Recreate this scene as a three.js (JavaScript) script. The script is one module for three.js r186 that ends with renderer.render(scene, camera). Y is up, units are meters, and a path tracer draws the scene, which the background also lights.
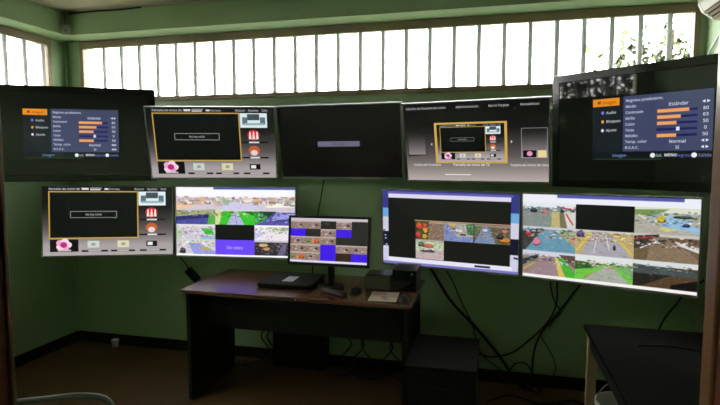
import * as THREE from 'three';
import { RoundedBoxGeometry } from 'three/addons/geometries/RoundedBoxGeometry.js';
import { mergeGeometries } from 'three/addons/utils/BufferGeometryUtils.js';
import { RectAreaLightUniformsLib } from 'three/addons/lights/RectAreaLightUniformsLib.js';

// ---------------------------------------------------------------- camera, sky, exposure
RectAreaLightUniformsLib.init();
const scene = new THREE.Scene();
const camera = new THREE.PerspectiveCamera(42.32, 720 / 405, 0.05, 200);
camera.position.set(0, 1.6, 3.77);
camera.rotation.order = 'YXZ';
camera.rotation.set(-0.08407, 0.24671, 0);
scene.background = new THREE.Color().setRGB(1.0, 1.0, 0.98);   // bright overcast sky
scene.backgroundIntensity = 22;
const SCREEN_GLOW = 1.0;                                        // what the eye sees of a screen
const SCREEN_LIGHT = 0.02;                                      // share of it repeated by the area light in front of each screen
const renderer = new THREE.WebGLRenderer({ antialias: true });
renderer.toneMapping = THREE.LinearToneMapping;
renderer.toneMappingExposure = 1.0;
renderer.shadowMap.enabled = true;

// ---------------------------------------------------------------- helpers
let seed = 20240517;
const rnd = () => { seed = (seed * 1664525 + 1013904223) >>> 0; return seed / 4294967296; };
const between = (a, b) => a + (b - a) * rnd();
const V = (x, y, z) => new THREE.Vector3(x, y, z);
const lin = (r, g, b) => new THREE.Color().setRGB(r, g, b);
const taken = new Map();
function numbered(name) {
  const n = taken.get(name) ?? 0; taken.set(name, n + 1);
  return n ? name + '_' + String(n).padStart(3, '0') : name;
}
function tag(o, label, category, group, kind) {
  o.userData.label = label; o.userData.category = category;
  if (group) o.userData.group = group;
  if (kind) o.userData.kind = kind;
  return o;
}
function thing(name, label, category, pos = [0, 0, 0], group) {
  const g = new THREE.Group(); g.name = numbered(name); g.position.set(...pos); scene.add(g);
  return tag(g, label, category, group);
}
function part(name, geo, mat, parent, label) {
  const m = new THREE.Mesh(Array.isArray(geo) ? merged(geo) : geo, mat); m.name = name; parent.add(m);
  if (label) m.userData.label = label;
  return m;
}
function merged(list) {
  return list.length === 1 ? list[0] : mergeGeometries(list.map((g) => { const q = g.index ? g.toNonIndexed() : g; for (const k of Object.keys(q.attributes)) if (!['position', 'normal', 'uv'].includes(k)) q.deleteAttribute(k); return q; }));
}
function struct(name, geo, mat, label, category) {
  const m = part(name, geo, mat, scene); return tag(m, label, category, null, 'structure');
}
// a plain box given by its bounds, uv in metres
function mbox(x0, x1, y0, y1, z0, z1) {
  const g = new THREE.BoxGeometry(x1 - x0, y1 - y0, z1 - z0); g.translate((x0 + x1) / 2, (y0 + y1) / 2, (z0 + z1) / 2);
  const p = g.attributes.position, n = g.attributes.normal, u = g.attributes.uv;
  for (let i = 0; i < p.count; i++) {
    const ax = Math.abs(n.getX(i)), ay = Math.abs(n.getY(i));
    if (ax > 0.5) u.setXY(i, p.getZ(i), p.getY(i)); else if (ay > 0.5) u.setXY(i, p.getX(i), p.getZ(i)); else u.setXY(i, p.getX(i), p.getY(i));
  }
  return g;
}
function rbox(x0, x1, y0, y1, z0, z1, r = 0.004, s = 2) {
  const g = new RoundedBoxGeometry(x1 - x0, y1 - y0, z1 - z0, s, Math.min(r, (x1 - x0) / 2.01, (y1 - y0) / 2.01, (z1 - z0) / 2.01));
  g.translate((x0 + x1) / 2, (y0 + y1) / 2, (z0 + z1) / 2);
  const p = g.attributes.position, n = g.attributes.normal, u = g.attributes.uv;
  for (let i = 0; i < p.count; i++) {
    const ax = Math.abs(n.getX(i)), ay = Math.abs(n.getY(i)), az = Math.abs(n.getZ(i));
    if (ax >= ay && ax >= az) u.setXY(i, p.getZ(i), p.getY(i)); else if (ay >= az) u.setXY(i, p.getX(i), p.getZ(i)); else u.setXY(i, p.getX(i), p.getY(i));
  }
  return g;
}
function tube(points, r, seg = 40, sides = 7) {
  return new THREE.TubeGeometry(new THREE.CatmullRomCurve3(points.map((p) => V(...p))), seg, r, sides, false);
}
function rodBetween(a, b, r, sides = 6) {
  const A = V(...a), B = V(...b), d = B.clone().sub(A), g = new THREE.CylinderGeometry(r, r, d.length(), sides);
  g.applyQuaternion(new THREE.Quaternion().setFromUnitVectors(V(0, 1, 0), d.clone().normalize())); g.translate(...A.add(B).multiplyScalar(0.5).toArray());
  return g;
}
// tiling value noise, several octaves
function noiseTile(n, base, octaves, sx = 1, sy = 1, s0 = 7) {
  const out = new Float32Array(n * n); let amp = 1, tot = 0, s = s0;
  const rr = () => { s = (s * 1103515245 + 12345) >>> 0; return ((s >>> 8) & 0xffff) / 65535; };
  for (let o = 0; o < octaves; o++) {
    const fx = Math.max(1, Math.round(base * sx * 2 ** o)), fy = Math.max(1, Math.round(base * sy * 2 ** o)), grid = new Float32Array(fx * fy);
    for (let i = 0; i < grid.length; i++) grid[i] = rr();
    for (let y = 0; y < n; y++) for (let x = 0; x < n; x++) {
      const gx = (x / n) * fx, gy = (y / n) * fy, ix = Math.floor(gx), iy = Math.floor(gy);
      let a = gx - ix, b = gy - iy; a = a * a * (3 - 2 * a); b = b * b * (3 - 2 * b);
      const q = (i, j) => grid[(j % fy) * fx + (i % fx)];
      out[y * n + x] += amp * ((q(ix, iy) * (1 - a) + q(ix + 1, iy) * a) * (1 - b) + (q(ix, iy + 1) * (1 - a) + q(ix + 1, iy + 1) * a) * b);
    }
    tot += amp; amp *= 0.55;
  }
  for (let i = 0; i < out.length; i++) out[i] /= tot;
  return out;
}
function mapFrom(n, field, colour, repeat) {
  const d = new Uint8Array(n * n * 4);
  for (let i = 0; i < n * n; i++) { const c = colour(field[i], i); d[i * 4] = c[0]; d[i * 4 + 1] = c[1]; d[i * 4 + 2] = c[2]; d[i * 4 + 3] = 255; }
  const t = new THREE.DataTexture(d, n, n); t.colorSpace = THREE.SRGBColorSpace; t.magFilter = THREE.LinearFilter; t.minFilter = THREE.LinearMipmapLinearFilter; t.generateMipmaps = true;
  t.wrapS = t.wrapT = THREE.RepeatWrapping; t.repeat.set(repeat[0], repeat[1]); t.needsUpdate = true; return t;
}
function grey(n, field, repeat) {
  const t = mapFrom(n, field, (v) => { const k = Math.round(255 * v); return [k, k, k]; }, repeat); t.colorSpace = THREE.NoColorSpace; return t;
}
const mix = (a, b, t) => a.map((v, i) => Math.round(v + (b[i] - v) * t));
const std = (color, roughness = 0.6, metalness = 0, more = {}) => new THREE.MeshStandardMaterial({ color, roughness, metalness, ...more });

// ---------------------------------------------------------------- materials
const nA = noiseTile(256, 4, 5), nFine = noiseTile(256, 24, 3, 1, 1, 91), nGrain = noiseTile(256, 3, 5, 1, 14, 33), nGrain2 = noiseTile(256, 3, 5, 14, 1, 57);
const M = {
  wall: new THREE.MeshStandardMaterial({ map: mapFrom(256, nA, (v) => mix([140, 164, 125], [156, 180, 139], v), [0.7, 0.7]), bumpMap: grey(256, nFine, [3, 3]), bumpScale: 0.0015, roughness: 0.62 }),
  ceiling: new THREE.MeshStandardMaterial({ map: mapFrom(256, nA, (v) => mix([196, 182, 168], [214, 202, 188], v), [0.5, 0.5]), roughness: 0.85 }),
  floor: new THREE.MeshStandardMaterial({ map: mapFrom(256, nA, (v) => mix([84, 60, 38], [108, 78, 50], v), [0.9, 0.9]), roughness: 0.62 }),
  hall: std(0x6f6a60, 0.8), baseboard: std(0x1c1a17, 0.5),
  frame: new THREE.MeshStandardMaterial({ map: mapFrom(256, nGrain, (v) => mix([132, 114, 88], [156, 136, 108], v), [1, 1]), roughness: 0.55 }),
  bar: new THREE.MeshPhysicalMaterial({ color: 0xd4d6d4, roughness: 0.9, transmission: 0.2, thickness: 0 }), wire: std(0x6d6f6c, 0.5, 0.6),
  glass: new THREE.MeshPhysicalMaterial({ color: 0xffffff, roughness: 0.02, transmission: 1, thickness: 0, ior: 1.45 }),
  desk: new THREE.MeshPhysicalMaterial({ map: mapFrom(256, nGrain, (v) => mix([92, 50, 30], [128, 74, 46], v), [1.2, 1.2]), roughness: 0.24, ior: 2.3 }),
  deskDark: std(0x1a1614, 0.55), jamb: new THREE.MeshPhysicalMaterial({ map: mapFrom(256, nGrain2, (v) => mix([84, 36, 18], [122, 58, 28], v), [2, 1]), roughness: 0.45, clearcoat: 0.4, clearcoatRoughness: 0.15 }),
  jambStrip: new THREE.MeshPhysicalMaterial({ color: 0x7c5a36, roughness: 0.3, clearcoat: 0.6, clearcoatRoughness: 0.1 }), black: std(0x0c0c0d, 0.42), blackMatte: std(0x080808, 0.75), blackGloss: std(0x060607, 0.12),
  silver: std(0x8e918d, 0.42, 0.1), steel: std(0x9a9c9c, 0.3, 0.8), cable: std(0x0d0d0e, 0.6), white: std(0xe6e6e2, 0.5), offwhite: std(0xd6d2c6, 0.5), grey: std(0x6a6b66, 0.55),
  tubeGrey: std(0x5c5e5c, 0.4, 0.3), boxGrey: std(0x9aa088, 0.6), olive: std(0x4c4f42, 0.5), beech: new THREE.MeshStandardMaterial({ map: mapFrom(256, nGrain2, (v) => mix([150, 126, 92], [178, 152, 114], v), [2, 1]), roughness: 0.5 }),
  paper: std(0xd9c7b4, 0.85), chairFabric: std(0x17181a, 0.95), soil: std(0x4c4b40, 0.95), bark: std(0x4d4136, 0.9), plaster: std(0xbdb49c, 0.9),
  leafA: new THREE.MeshPhysicalMaterial({ color: 0xa9bb78, roughness: 0.8, transmission: 0.35, thickness: 0, side: THREE.DoubleSide }),
  leafB: new THREE.MeshPhysicalMaterial({ color: 0x7d7a4c, roughness: 0.8, transmission: 0.35, thickness: 0, side: THREE.DoubleSide }),
};

// ---------------------------------------------------------------- the room
const XL = -3.513, XR = 1.28, ZF = 3.14, CEIL = 2.745, BEAM = 2.572, T = 0.15, SILL = 2.1, HEAD = 2.512, FR = 0.035, HD = 0.06;
const WX0 = -3.335, WX1 = 1.21, LZ0 = 0.2, LZ1 = 2.9;     // openings (glass) of the two windows
struct('floor', [mbox(XL - T, XR + T, -0.12, 0, -T, ZF + 2.4)], M.floor, 'dark brown floor running under the desk', 'floor');
struct('ceiling', [mbox(XL - T, XR + T, CEIL, CEIL + 0.15, -T, ZF + 2.4)], M.ceiling, 'beige painted ceiling in the upper left corner', 'ceiling');
struct('wall_back', [
  mbox(XL - T, XR + T, 0, SILL - FR, -T, 0), mbox(XL - T, XR + T, HEAD + HD, CEIL, -T, 0),
  mbox(XL - T, WX0 - FR, SILL - FR, HEAD + HD, -T, 0), mbox(WX1 + FR, XR + T, SILL - FR, HEAD + HD, -T, 0)], M.wall, 'green painted wall behind the rows of televisions', 'wall');
struct('wall_left', [
  mbox(XL - T, XL, 0, SILL - FR, 0, ZF), mbox(XL - T, XL, HEAD + HD, CEIL, 0, ZF),
  mbox(XL - T, XL, SILL - FR, HEAD + HD, 0, LZ0 - FR), mbox(XL - T, XL, SILL - FR, HEAD + HD, LZ1 + FR, ZF)], M.wall, 'green painted side wall at the left', 'wall');
struct('wall_right', [mbox(XR, XR + T, 0, CEIL, 0, ZF)], M.wall, 'green painted side wall at the right', 'wall');
const DX0 = -0.72, DX1 = 0.229, DTOP = 2.08, JW = 0.035;  // doorway in the front wall, the camera stands behind it
struct('wall_front', [mbox(XL - T, DX0 - JW, 0, CEIL, ZF, ZF + T), mbox(DX1 + JW, XR + T, 0, CEIL, ZF, ZF + T), mbox(DX0 - JW, DX1 + JW, DTOP + JW, CEIL, ZF, ZF + T)], M.wall, 'green wall with the doorway the room is seen through', 'wall');
struct('wall_hall', [mbox(XL - T, XL, 0, CEIL, ZF + T, ZF + 2.4), mbox(XR, XR + T, 0, CEIL, ZF + T, ZF + 2.4), mbox(XL - T, XR + T, 0, CEIL, ZF + 2.4, ZF + 2.55)], M.hall, 'plain walls of the dark hallway outside the doorway', 'wall');
struct('trim_1', [mbox(XL, XR, BEAM, CEIL, 0, 0.22)], M.wall, 'green beam under the ceiling above the long window', 'beam');
struct('trim_2', [mbox(XL, XL + 0.22, BEAM, CEIL, 0.22, ZF)], M.wall, 'green beam under the ceiling above the left window', 'beam');
struct('baseboard_back', [rbox(XL, XR, 0, 0.088, 0, 0.014, 0.003)], M.baseboard, 'black baseboard along the back wall', 'baseboard');
struct('baseboard_left', [rbox(XL, XL + 0.014, 0, 0.088, 0.014, ZF, 0.003)], M.baseboard, 'black baseboard along the left wall', 'baseboard');
struct('baseboard_right', [rbox(XR - 0.014, XR, 0, 0.088, 0.014, ZF, 0.003)], M.baseboard, 'black baseboard along the right wall', 'baseboard');

// doorway lining: two jambs and a head, each with a pale stop strip on the room side
{
  const d = new THREE.Group(); d.name = 'door_1'; scene.add(d); tag(d, 'varnished reddish brown wooden door frame at both picture edges', 'door frame', null, 'structure');
  part('jamb', rbox(DX0 - JW, DX0 - 0.004, 0, DTOP + JW, ZF - 0.005, ZF + T + 0.01, 0.005), M.jamb, d);
  part('jamb', rbox(DX1 + 0.004, DX1 + JW, 0, DTOP + JW, ZF - 0.005, ZF + T + 0.01, 0.005), M.jamb, d);
  part('head', rbox(DX0, DX1, DTOP, DTOP + JW, ZF - 0.005, ZF + T + 0.01, 0.004), M.jamb, d);
  part('stop_strip', rbox(DX0 - 0.02, DX0, 0, DTOP, ZF - 0.012, ZF - 0.003, 0.003), M.jambStrip, d, 'pale edge strip of the left jamb');
  part('stop_strip', rbox(DX1, DX1 + 0.02, 0, DTOP, ZF - 0.012, ZF + 0.022, 0.006), M.jambStrip, d, 'pale edge strip of the right jamb');
}

// windows: brown frame, upright bars, a pane between every two bars, expanded metal mesh outside
function diamondMesh(len, h) {
  const list = [], px = 0.038, slope = 1.25;            // strands run both ways
  for (let a = -h / slope; a < len; a += px) for (const s of [1, -1]) {
    let x0 = a, x1 = a + h / slope, y0 = s > 0 ? 0 : h, y1 = s > 0 ? h : 0;
    if (x0 < 0) { y0 += (y1 - y0) * (0 - x0) / (x1 - x0); x0 = 0; }
    if (x1 > len) { y1 = y0 + (y1 - y0) * (len - x0) / (x1 - x0); x1 = len; }
    if (x1 - x0 > 0.004) list.push(rodBetween([x0, y0, 0], [x1, y1, 0], 0.0017, 4));
  }
  return merged(list);
}
function makeWindow(name, label, len, bars, place) {
  const w = new THREE.Group(); w.name = name; scene.add(w); tag(w, label, 'window', null, 'structure'); place(w);
  // local: x along the wall from 0 to len, y up in metres, z > 0 into the room
  part('frame_head', rbox(-FR, len + FR, HEAD, HEAD + HD, -0.035, 0.012, 0.004), M.frame, w);
  part('frame_sill', rbox(-FR, len + FR, SILL - FR, SILL, -0.035, 0.016, 0.004), M.frame, w);
  part('frame_side', rbox(-FR, 0, SILL, HEAD, -0.035, 0.012, 0.004), M.frame, w);
  part('frame_side', rbox(len, len + FR, SILL, HEAD, -0.035, 0.012, 0.004), M.frame, w);
  const bg = new THREE.CylinderGeometry(0.017, 0.017, HEAD - SILL, 14).translate(0, (HEAD + SILL) / 2, 0);
  for (const b of bars) { const m = part('bar', bg, M.bar, w); m.position.x = b; }
  const edges = [0, ...bars, len];
  for (let i = 0; i + 1 < edges.length; i++) {
    const half = (k) => (k === 0 || k === edges.length - 1 ? 0.002 : 0.0175);
    const x0 = edges[i] + half(i), x1 = edges[i + 1] - half(i + 1), g = new THREE.PlaneGeometry(x1 - x0, HEAD - SILL - 0.004);
    const m = part('pane', g, M.glass, w); m.position.set((x0 + x1) / 2, (SILL + HEAD) / 2, -0.004);
  }
  const mesh = part('wire_mesh', diamondMesh(len, HEAD - SILL), M.wire, w, 'diamond wire mesh outside the glass'); mesh.position.set(0, SILL, -0.085); mesh.userData.kind = 'stuff';
  return w;
}
{
  const bars = []; for (let i = 0; i < 26; i++) bars.push(-3.134 + i * 0.1683 - WX0);
  makeWindow('window_1', 'long barred strip window high on the back wall', WX1 - WX0, bars, (w) => { w.position.set(WX0, 0, 0); });
  const lb = []; for (let z = 0.24; z < LZ1 - 0.05; z += 0.171) lb.push(LZ1 - z); lb.reverse();
  makeWindow('window_2', 'barred strip window high on the left side wall', LZ1 - LZ0, lb, (w) => { w.position.set(XL, 0, LZ1); w.rotation.y = Math.PI / 2; });
}

// ---------------------------------------------------------------- outside
struct('ground', [mbox(-30, 30, -0.5, -0.3, -40, 30)], M.soil, 'bare ground outside the windows', 'ground');
function tree(label, x, z, height, rx, ry, leaves, mat) {
  const t = thing('garden_tree', label, 'tree', [x, -0.3, z], 'trees outside the windows');
  part('trunk', [new THREE.CylinderGeometry(0.05, 0.11, height - ry, 8).translate(0, (height - ry) / 2, 0), rodBetween([0, height - ry * 1.3, 0], [rx * 0.5, height - ry * 0.5, 0.1], 0.03), rodBetween([0, height - ry * 1.5, 0], [-rx * 0.5, height - ry * 0.6, -0.1], 0.03), rodBetween([0, height - ry * 1.2, 0], [0.05, height - ry * 0.2, 0.1], 0.025)], M.bark, t);
  const pos = [], nor = [], uv = [], q = new THREE.Quaternion(), e = new THREE.Euler();
  for (let i = 0; i < leaves; i++) {
    const u = between(-1, 1), a = between(0, 6.283), r = Math.cbrt(between(0.05, 1)) * (0.8 + 0.2 * Math.sin(a * 5 + u * 7)), s = Math.sqrt(1 - u * u);
    const c = V(r * s * Math.cos(a) * rx, height - ry + r * u * ry, r * s * Math.sin(a) * rx), L = between(0.05, 0.1), wd = L * 0.42;
    q.setFromEuler(e.set(between(0, 6.28), between(0, 6.28), between(0, 6.28)));
    const pts = [V(-L, 0, 0), V(0, wd, 0), V(L, 0, 0), V(0, -wd, 0)].map((p) => p.applyQuaternion(q).add(c)), n = V(0, 0, 1).applyQuaternion(q);
    for (const k of [0, 1, 2, 0, 2, 3]) { pos.push(...pts[k].toArray()); nor.push(...n.toArray()); uv.push(0, 0); }
  }
  const g = new THREE.BufferGeometry(); g.setAttribute('position', new THREE.Float32BufferAttribute(pos, 3)); g.setAttribute('normal', new THREE.Float32BufferAttribute(nor, 3)); g.setAttribute('uv', new THREE.Float32BufferAttribute(uv, 2));
  part('foliage', g, mat, t).userData.kind = 'stuff';
}
tree('leafy tree outside the right end of the long window', 2.35, -4.6, 3.95, 1.5, 1.35, 2600, M.leafA);
tree('tall dark tree close outside the left side window', -7.2, 4.2, 4.6, 1.5, 1.8, 2600, M.leafB);
tree('lower tree further along outside the left side window', -7.4, 8.0, 5.0, 1.9, 2.0, 5200, M.leafA);
{
  const w = thing('barbed_wire', 'barbed wire strung outside across the long window', 'wire', [0, 0, -0.8]);
  const y = (x) => 2.323 + (x + 2.011) * 0.0944;
  part('strand', rodBetween([-4, y(-4), 0], [4, y(4), 0], 0.0035), M.wire, w);
  const barbs = []; for (let x = -3.9; x < 4; x += 0.11) barbs.push(rodBetween([x - 0.012, y(x) - 0.018, 0], [x + 0.012, y(x) + 0.018, 0.004], 0.003, 4), rodBetween([x + 0.012, y(x) - 0.018, 0], [x - 0.012, y(x) + 0.018, -0.004], 0.003, 4));
  part('barbs', barbs, M.wire, w).userData.kind = 'stuff';
  part('post', rbox(-4.03, -3.97, -0.3, y(-4) + 0.05, -0.03, 0.03), M.steel, w); part('post', rbox(3.97, 4.03, -0.3, y(4) + 0.05, -0.03, 0.03), M.steel, w);
}
// ---------------------------------------------------------------- what the screens show (flat pictures)
const CW = 640, CH = 360;
function canvasTexture(paint, w = CW, h = CH, soft = 0) {
  const c = document.createElement('canvas'); c.width = w; c.height = h; const x = c.getContext('2d'); paint(x, w, h);
  if (soft) { const d = document.createElement('canvas'); d.width = w / soft; d.height = h / soft; const y = d.getContext('2d'); y.imageSmoothingEnabled = true; y.drawImage(c, 0, 0, d.width, d.height); return finish(d); }
  return finish(c);
}
function finish(c) {
  const t = new THREE.CanvasTexture(c); t.colorSpace = THREE.SRGBColorSpace; t.magFilter = THREE.LinearFilter; return t;
}
const rgb = (c) => `rgb(${c[0]},${c[1]},${c[2]})`;
function poly(x, pts, c) { x.fillStyle = typeof c === 'string' ? c : rgb(c); x.beginPath(); pts.forEach((p, i) => (i ? x.lineTo(p[0], p[1]) : x.moveTo(p[0], p[1]))); x.closePath(); x.fill(); }
function blob(x, cx, cy, rx, ry, c, turn = 0) { x.fillStyle = typeof c === 'string' ? c : rgb(c); x.beginPath(); x.ellipse(cx, cy, rx, ry, turn, 0, 6.3); x.fill(); }
// one camera picture of a street: ground, a road, roadside strips, blocks on the horizon, vehicles, speckle
function street(x, X, Y, W, H, o) {
  x.save(); x.beginPath(); x.rect(X, Y, W, H); x.clip(); x.translate(X, Y);
  const hz = (o.hz ?? 0.25) * H; x.fillStyle = rgb(o.ground); x.fillRect(0, 0, W, H); x.fillStyle = rgb(o.sky); x.fillRect(0, 0, W, hz);
  for (const s of o.areas ?? []) poly(x, s[1].map((p) => [p[0] * W, p[1] * H]), s[0]);
  if (o.road) poly(x, o.road.map((p) => [p[0] * W, p[1] * H]), o.roadColour);
  for (const s of o.over ?? []) poly(x, s[1].map((p) => [p[0] * W, p[1] * H]), s[0]);
  for (const l of o.lines ?? []) { x.strokeStyle = rgb(l[0]); x.lineWidth = l[2] ?? 2; x.beginPath(); l[1].forEach((p, i) => (i ? x.lineTo(p[0] * W, p[1] * H) : x.moveTo(p[0] * W, p[1] * H))); x.stroke(); }
  const n = (o.bits ?? 26) * 4, pal = o.palette ?? [[60, 60, 70], [230, 230, 235], [150, 110, 100], [90, 120, 90]];
  for (let i = 0; i < n; i++) { const c = pal[Math.floor(rnd() * pal.length)], cy = hz * 0.6 + between(0, o.spread ?? 0.35) * H, s = 1.6 + between(0.008, 0.034) * W; x.fillStyle = `rgba(${c[0]},${c[1]},${c[2]},${between(0.5, 1)})`; x.fillRect(between(0, 1) * W, cy, s * between(0.8, 2.2), s * between(0.35, 0.8)); }
  for (const b of o.blobs ?? []) {
    const [c, bx, by, rx, ry] = b, shape = (k, dy, col, sq) => poly(x, Array.from({ length: 11 }, (_, i) => { const a = i * 0.5712 + (b[5] ?? 0), q = between(0.78, 1.1); return [(bx + rx * k * q * Math.cos(a)) * W, (by + dy + ry * sq * q * Math.sin(a)) * H]; }), col);
    shape(1.1, ry * 0.55, c.map((v) => Math.round(v * 0.3)), 0.6); shape(1, 0, c, 1); shape(0.55, -ry * 0.25, c.map((v) => Math.round(v * 0.6 + 60)), 0.4);
  }
  for (let i = 0; i < (o.grain ?? 90) * 4; i++) { const k = rnd() < 0.5 ? 255 : 15; x.fillStyle = `rgba(${k},${k},${k},${between(0.04, 0.17)})`; x.fillRect(between(0, W), between(hz * 0.6, H), between(2, 12), between(1, 4)); }
  x.restore();
}
const fill = (x, c, X, Y, W, H) => { x.fillStyle = rgb(c); x.fillRect(X, Y, W, H); };
function words(x, s, X, Y, size, c, align = 'left', bold = '') { x.fillStyle = rgb(c); x.font = `${bold} ${size}px sans-serif`; x.textAlign = align; x.textBaseline = 'middle'; x.fillText(s, X, Y); x.textAlign = 'left'; }

const paintMenuNarrow = (x, w, h) => paintMenu(x, w, h, 0.57);
function paintMenu(x, w, h, wide = 0.6) {           // picture settings menu
  fill(x, [7, 7, 6], 0, 0, w, h);
  const X = 0.197 * w, Y = 0.197 * h, W = wide * w, H = 0.592 * h;
  fill(x, [22, 26, 34], X, Y, W, H); fill(x, [62, 68, 100], X + 0.285 * W, Y, 0.715 * W, 0.88 * H); fill(x, [14, 17, 27], X, Y + 0.885 * H, W, 0.115 * H);
  fill(x, [226, 138, 28], X, Y + 0.01 * H, 0.25 * W, 0.125 * H); words(x, 'Imagen', X + 0.09 * W, Y + 0.075 * H, 14, [120, 66, 16]); fill(x, [120, 66, 16], X + 0.045 * W, Y + 0.05 * H, 11, 9);
  const L = [['Audio', [110, 120, 230]], ['Bloqueo', [230, 150, 60]], ['Ajuste', [235, 235, 245]]];
  L.forEach((r, i) => { const y = Y + (0.24 + i * 0.145) * H; blob(x, X + 0.095 * W, y, 5, 6, r[1]); words(x, r[0], X + 0.128 * W, y, 13, [225, 230, 240]); });
  const rows = [['Regreso predeterm.', '', null], ['Modo', 'Estándar', '<>'], ['Contraste', 0.8, '80'], ['Brillo', 0.6, '63'], ['Color', 0.5, '50'], ['Tinte', -1, '0'], ['Nitidez', 0.5, '50'], ['Temp. color', 'Normal', '<>'], ['B.S.A.C.', 'Sí', '<>']];
  rows.forEach((r, i) => {
    const y = Y + (0.075 + i * 0.093) * H, bx = X + 0.575 * W, bw = 0.31 * W;
    words(x, r[0], X + 0.305 * W, y, 13, [222, 224, 238]);
    if (typeof r[1] === 'string') words(x, r[1], X + 0.74 * W, y + 2, 14, [228, 230, 242], 'center');
    else { fill(x, [18, 18, 96], bx, y - 1, bw, 7); if (r[1] > 0) { fill(x, [238, 158, 96], bx, y - 3, bw * r[1], 11); } else fill(x, [225, 225, 245], bx + bw * 0.49, y - 4, 10, 12); }
    if (r[2] === '<>') { const px = X + 0.945 * W; poly(x, [[px - 11, y + 1], [px - 2, y - 4], [px - 2, y + 6]], [232, 232, 242]); poly(x, [[px + 11, y + 1], [px + 2, y - 4], [px + 2, y + 6]], [232, 232, 242]); } else if (r[2]) words(x, r[2], X + 0.945 * W, y + 1, 14, [232, 232, 242], 'center');
  });
  words(x, 'Imagen', X + 0.19 * W, Y + 0.945 * H, 14, [130, 160, 230]);
  blob(x, X + 0.545 * W, Y + 0.945 * H, 8, 8, [230, 230, 235]); words(x, 'Sel.', X + 0.57 * W, Y + 0.945 * H, 13, [200, 205, 220]); words(x, 'MENU', X + 0.64 * W, Y + 0.945 * H, 12, [235, 235, 240], 'left', 'bold'); words(x, 'Regresa', X + 0.73 * W, Y + 0.945 * H, 13, [120, 130, 225]);
  blob(x, X + 0.87 * W, Y + 0.945 * H, 8, 8, [235, 235, 240]); words(x, 'Salida', X + 0.9 * W, Y + 0.945 * H, 13, [150, 155, 230]);
  fill(x, [60, 90, 40], X, Y + H, 0.62 * W, 2);
}
function homeCards(x, X, Y, W, H) {                 // the home page inside a rectangle
  const g = x.createLinearGradient(0, Y, 0, Y + H); g.addColorStop(0, 'rgb(14,14,16)'); g.addColorStop(0.3, 'rgb(24,24,24)'); g.addColorStop(0.62, 'rgb(92,86,86)'); g.addColorStop(0.85, 'rgb(168,160,160)'); g.addColorStop(1, 'rgb(176,168,168)');
  x.fillStyle = g; x.fillRect(X, Y, W, H);
  const P = (a, b, c, d, col) => fill(x, col, X + a * W, Y + b * H, c * W, d * H), tw = (s, a, b, sz, c, al) => words(x, s, X + a * W, Y + b * H, sz * H, c, al);
  tw('Pantalla de inicio de TV', 0.05, 0.036, 0.046, [225, 225, 230]); P(0.3, 0.018, 0.05, 0.03, [225, 225, 230]); P(0.36, 0.012, 0.09, 0.02, [150, 150, 155]); P(0.36, 0.036, 0.08, 0.018, [210, 210, 215]); P(0.47, 0.022, 0.03, 0.026, [225, 225, 230]); tw('Entrada', 0.505, 0.036, 0.042, [205, 205, 210]);
  tw('Buscar', 0.7, 0.036, 0.045, [215, 215, 218]); tw('Ajustes', 0.8, 0.036, 0.045, [215, 215, 218]); tw('Salir', 0.905, 0.036, 0.045, [215, 215, 218]);
  P(0.046, 0.066, 0.684, 0.69, [196, 158, 74]); P(0.056, 0.083, 0.664, 0.656, [9, 10, 12]);
  x.strokeStyle = 'rgb(150,152,150)'; x.lineWidth = 0.009 * H; x.strokeRect(X + 0.21 * W, Y + 0.36 * H, 0.35 * W, 0.09 * H); tw('No hay señal', 0.385, 0.406, 0.038, [215, 215, 215], 'center');
  P(0.732, 0.072, 0.213, 0.205, [222, 238, 242]); P(0.79, 0.085, 0.095, 0.085, [66, 80, 84]); P(0.75, 0.13, 0.04, 0.1, [96, 116, 122]); P(0.89, 0.13, 0.04, 0.1, [96, 116, 122]); P(0.76, 0.21, 0.16, 0.03, [150, 176, 184]);
  blob(x, X + 0.832 * W, Y + 0.38 * H, 0.048 * W, 0.075 * H, [206, 34, 48]); for (const k of [-0.028, 0, 0.028]) poly(x, [[X + (0.822 + k) * W, Y + 0.44 * H], [X + (0.83 + k) * W, Y + 0.33 * H], [X + (0.838 + k) * W, Y + 0.33 * H], [X + (0.845 + k) * W, Y + 0.44 * H]], [244, 226, 220]);
  P(0.735, 0.474, 0.21, 0.022, [20, 18, 18]); P(0.795, 0.474, 0.08, 0.022, [225, 225, 228]);
  blob(x, X + 0.832 * W, Y + 0.605 * H, 0.046 * W, 0.072 * H, [196, 96, 52]); blob(x, X + 0.832 * W, Y + 0.635 * H, 0.028 * W, 0.04 * H, [232, 214, 214]); P(0.735, 0.695, 0.21, 0.022, [20, 18, 18]); P(0.8, 0.695, 0.075, 0.022, [225, 225, 228]);
  P(0.053, 0.766, 0.213, 0.178, [18, 14, 16]); for (let i = 0; i < 5; i++) blob(x, X + (0.155 + 0.032 * Math.cos(i * 1.257)) * W, Y + (0.845 + 0.05 * Math.sin(i * 1.257)) * H, 0.03 * W, 0.045 * H, i % 2 ? [236, 170, 206] : [246, 214, 230]); blob(x, X + 0.155 * W, Y + 0.845 * H, 0.026 * W, 0.042 * H, [196, 40, 130]); P(0.11, 0.915, 0.1, 0.022, [206, 190, 190]);
  for (const a of [0.335, 0.565]) { P(a, 0.79, 0.09, 0.1, a < 0.4 ? [206, 214, 206] : [224, 216, 176]); P(a + 0.03, 0.82, 0.03, 0.04, [150, 160, 150]); }
  P(0.79, 0.8, 0.085, 0.08, [16, 14, 14]); P(0.8, 0.815, 0.04, 0.05, [236, 236, 236]);
  for (const [a, c] of [[0.29, 0.2], [0.515, 0.185], [0.74, 0.205]]) { P(a, 0.925, c, 0.025, [24, 18, 20]); P(a + c * 0.25, 0.927, c * 0.5, 0.02, [190, 184, 184]); }
}
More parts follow.
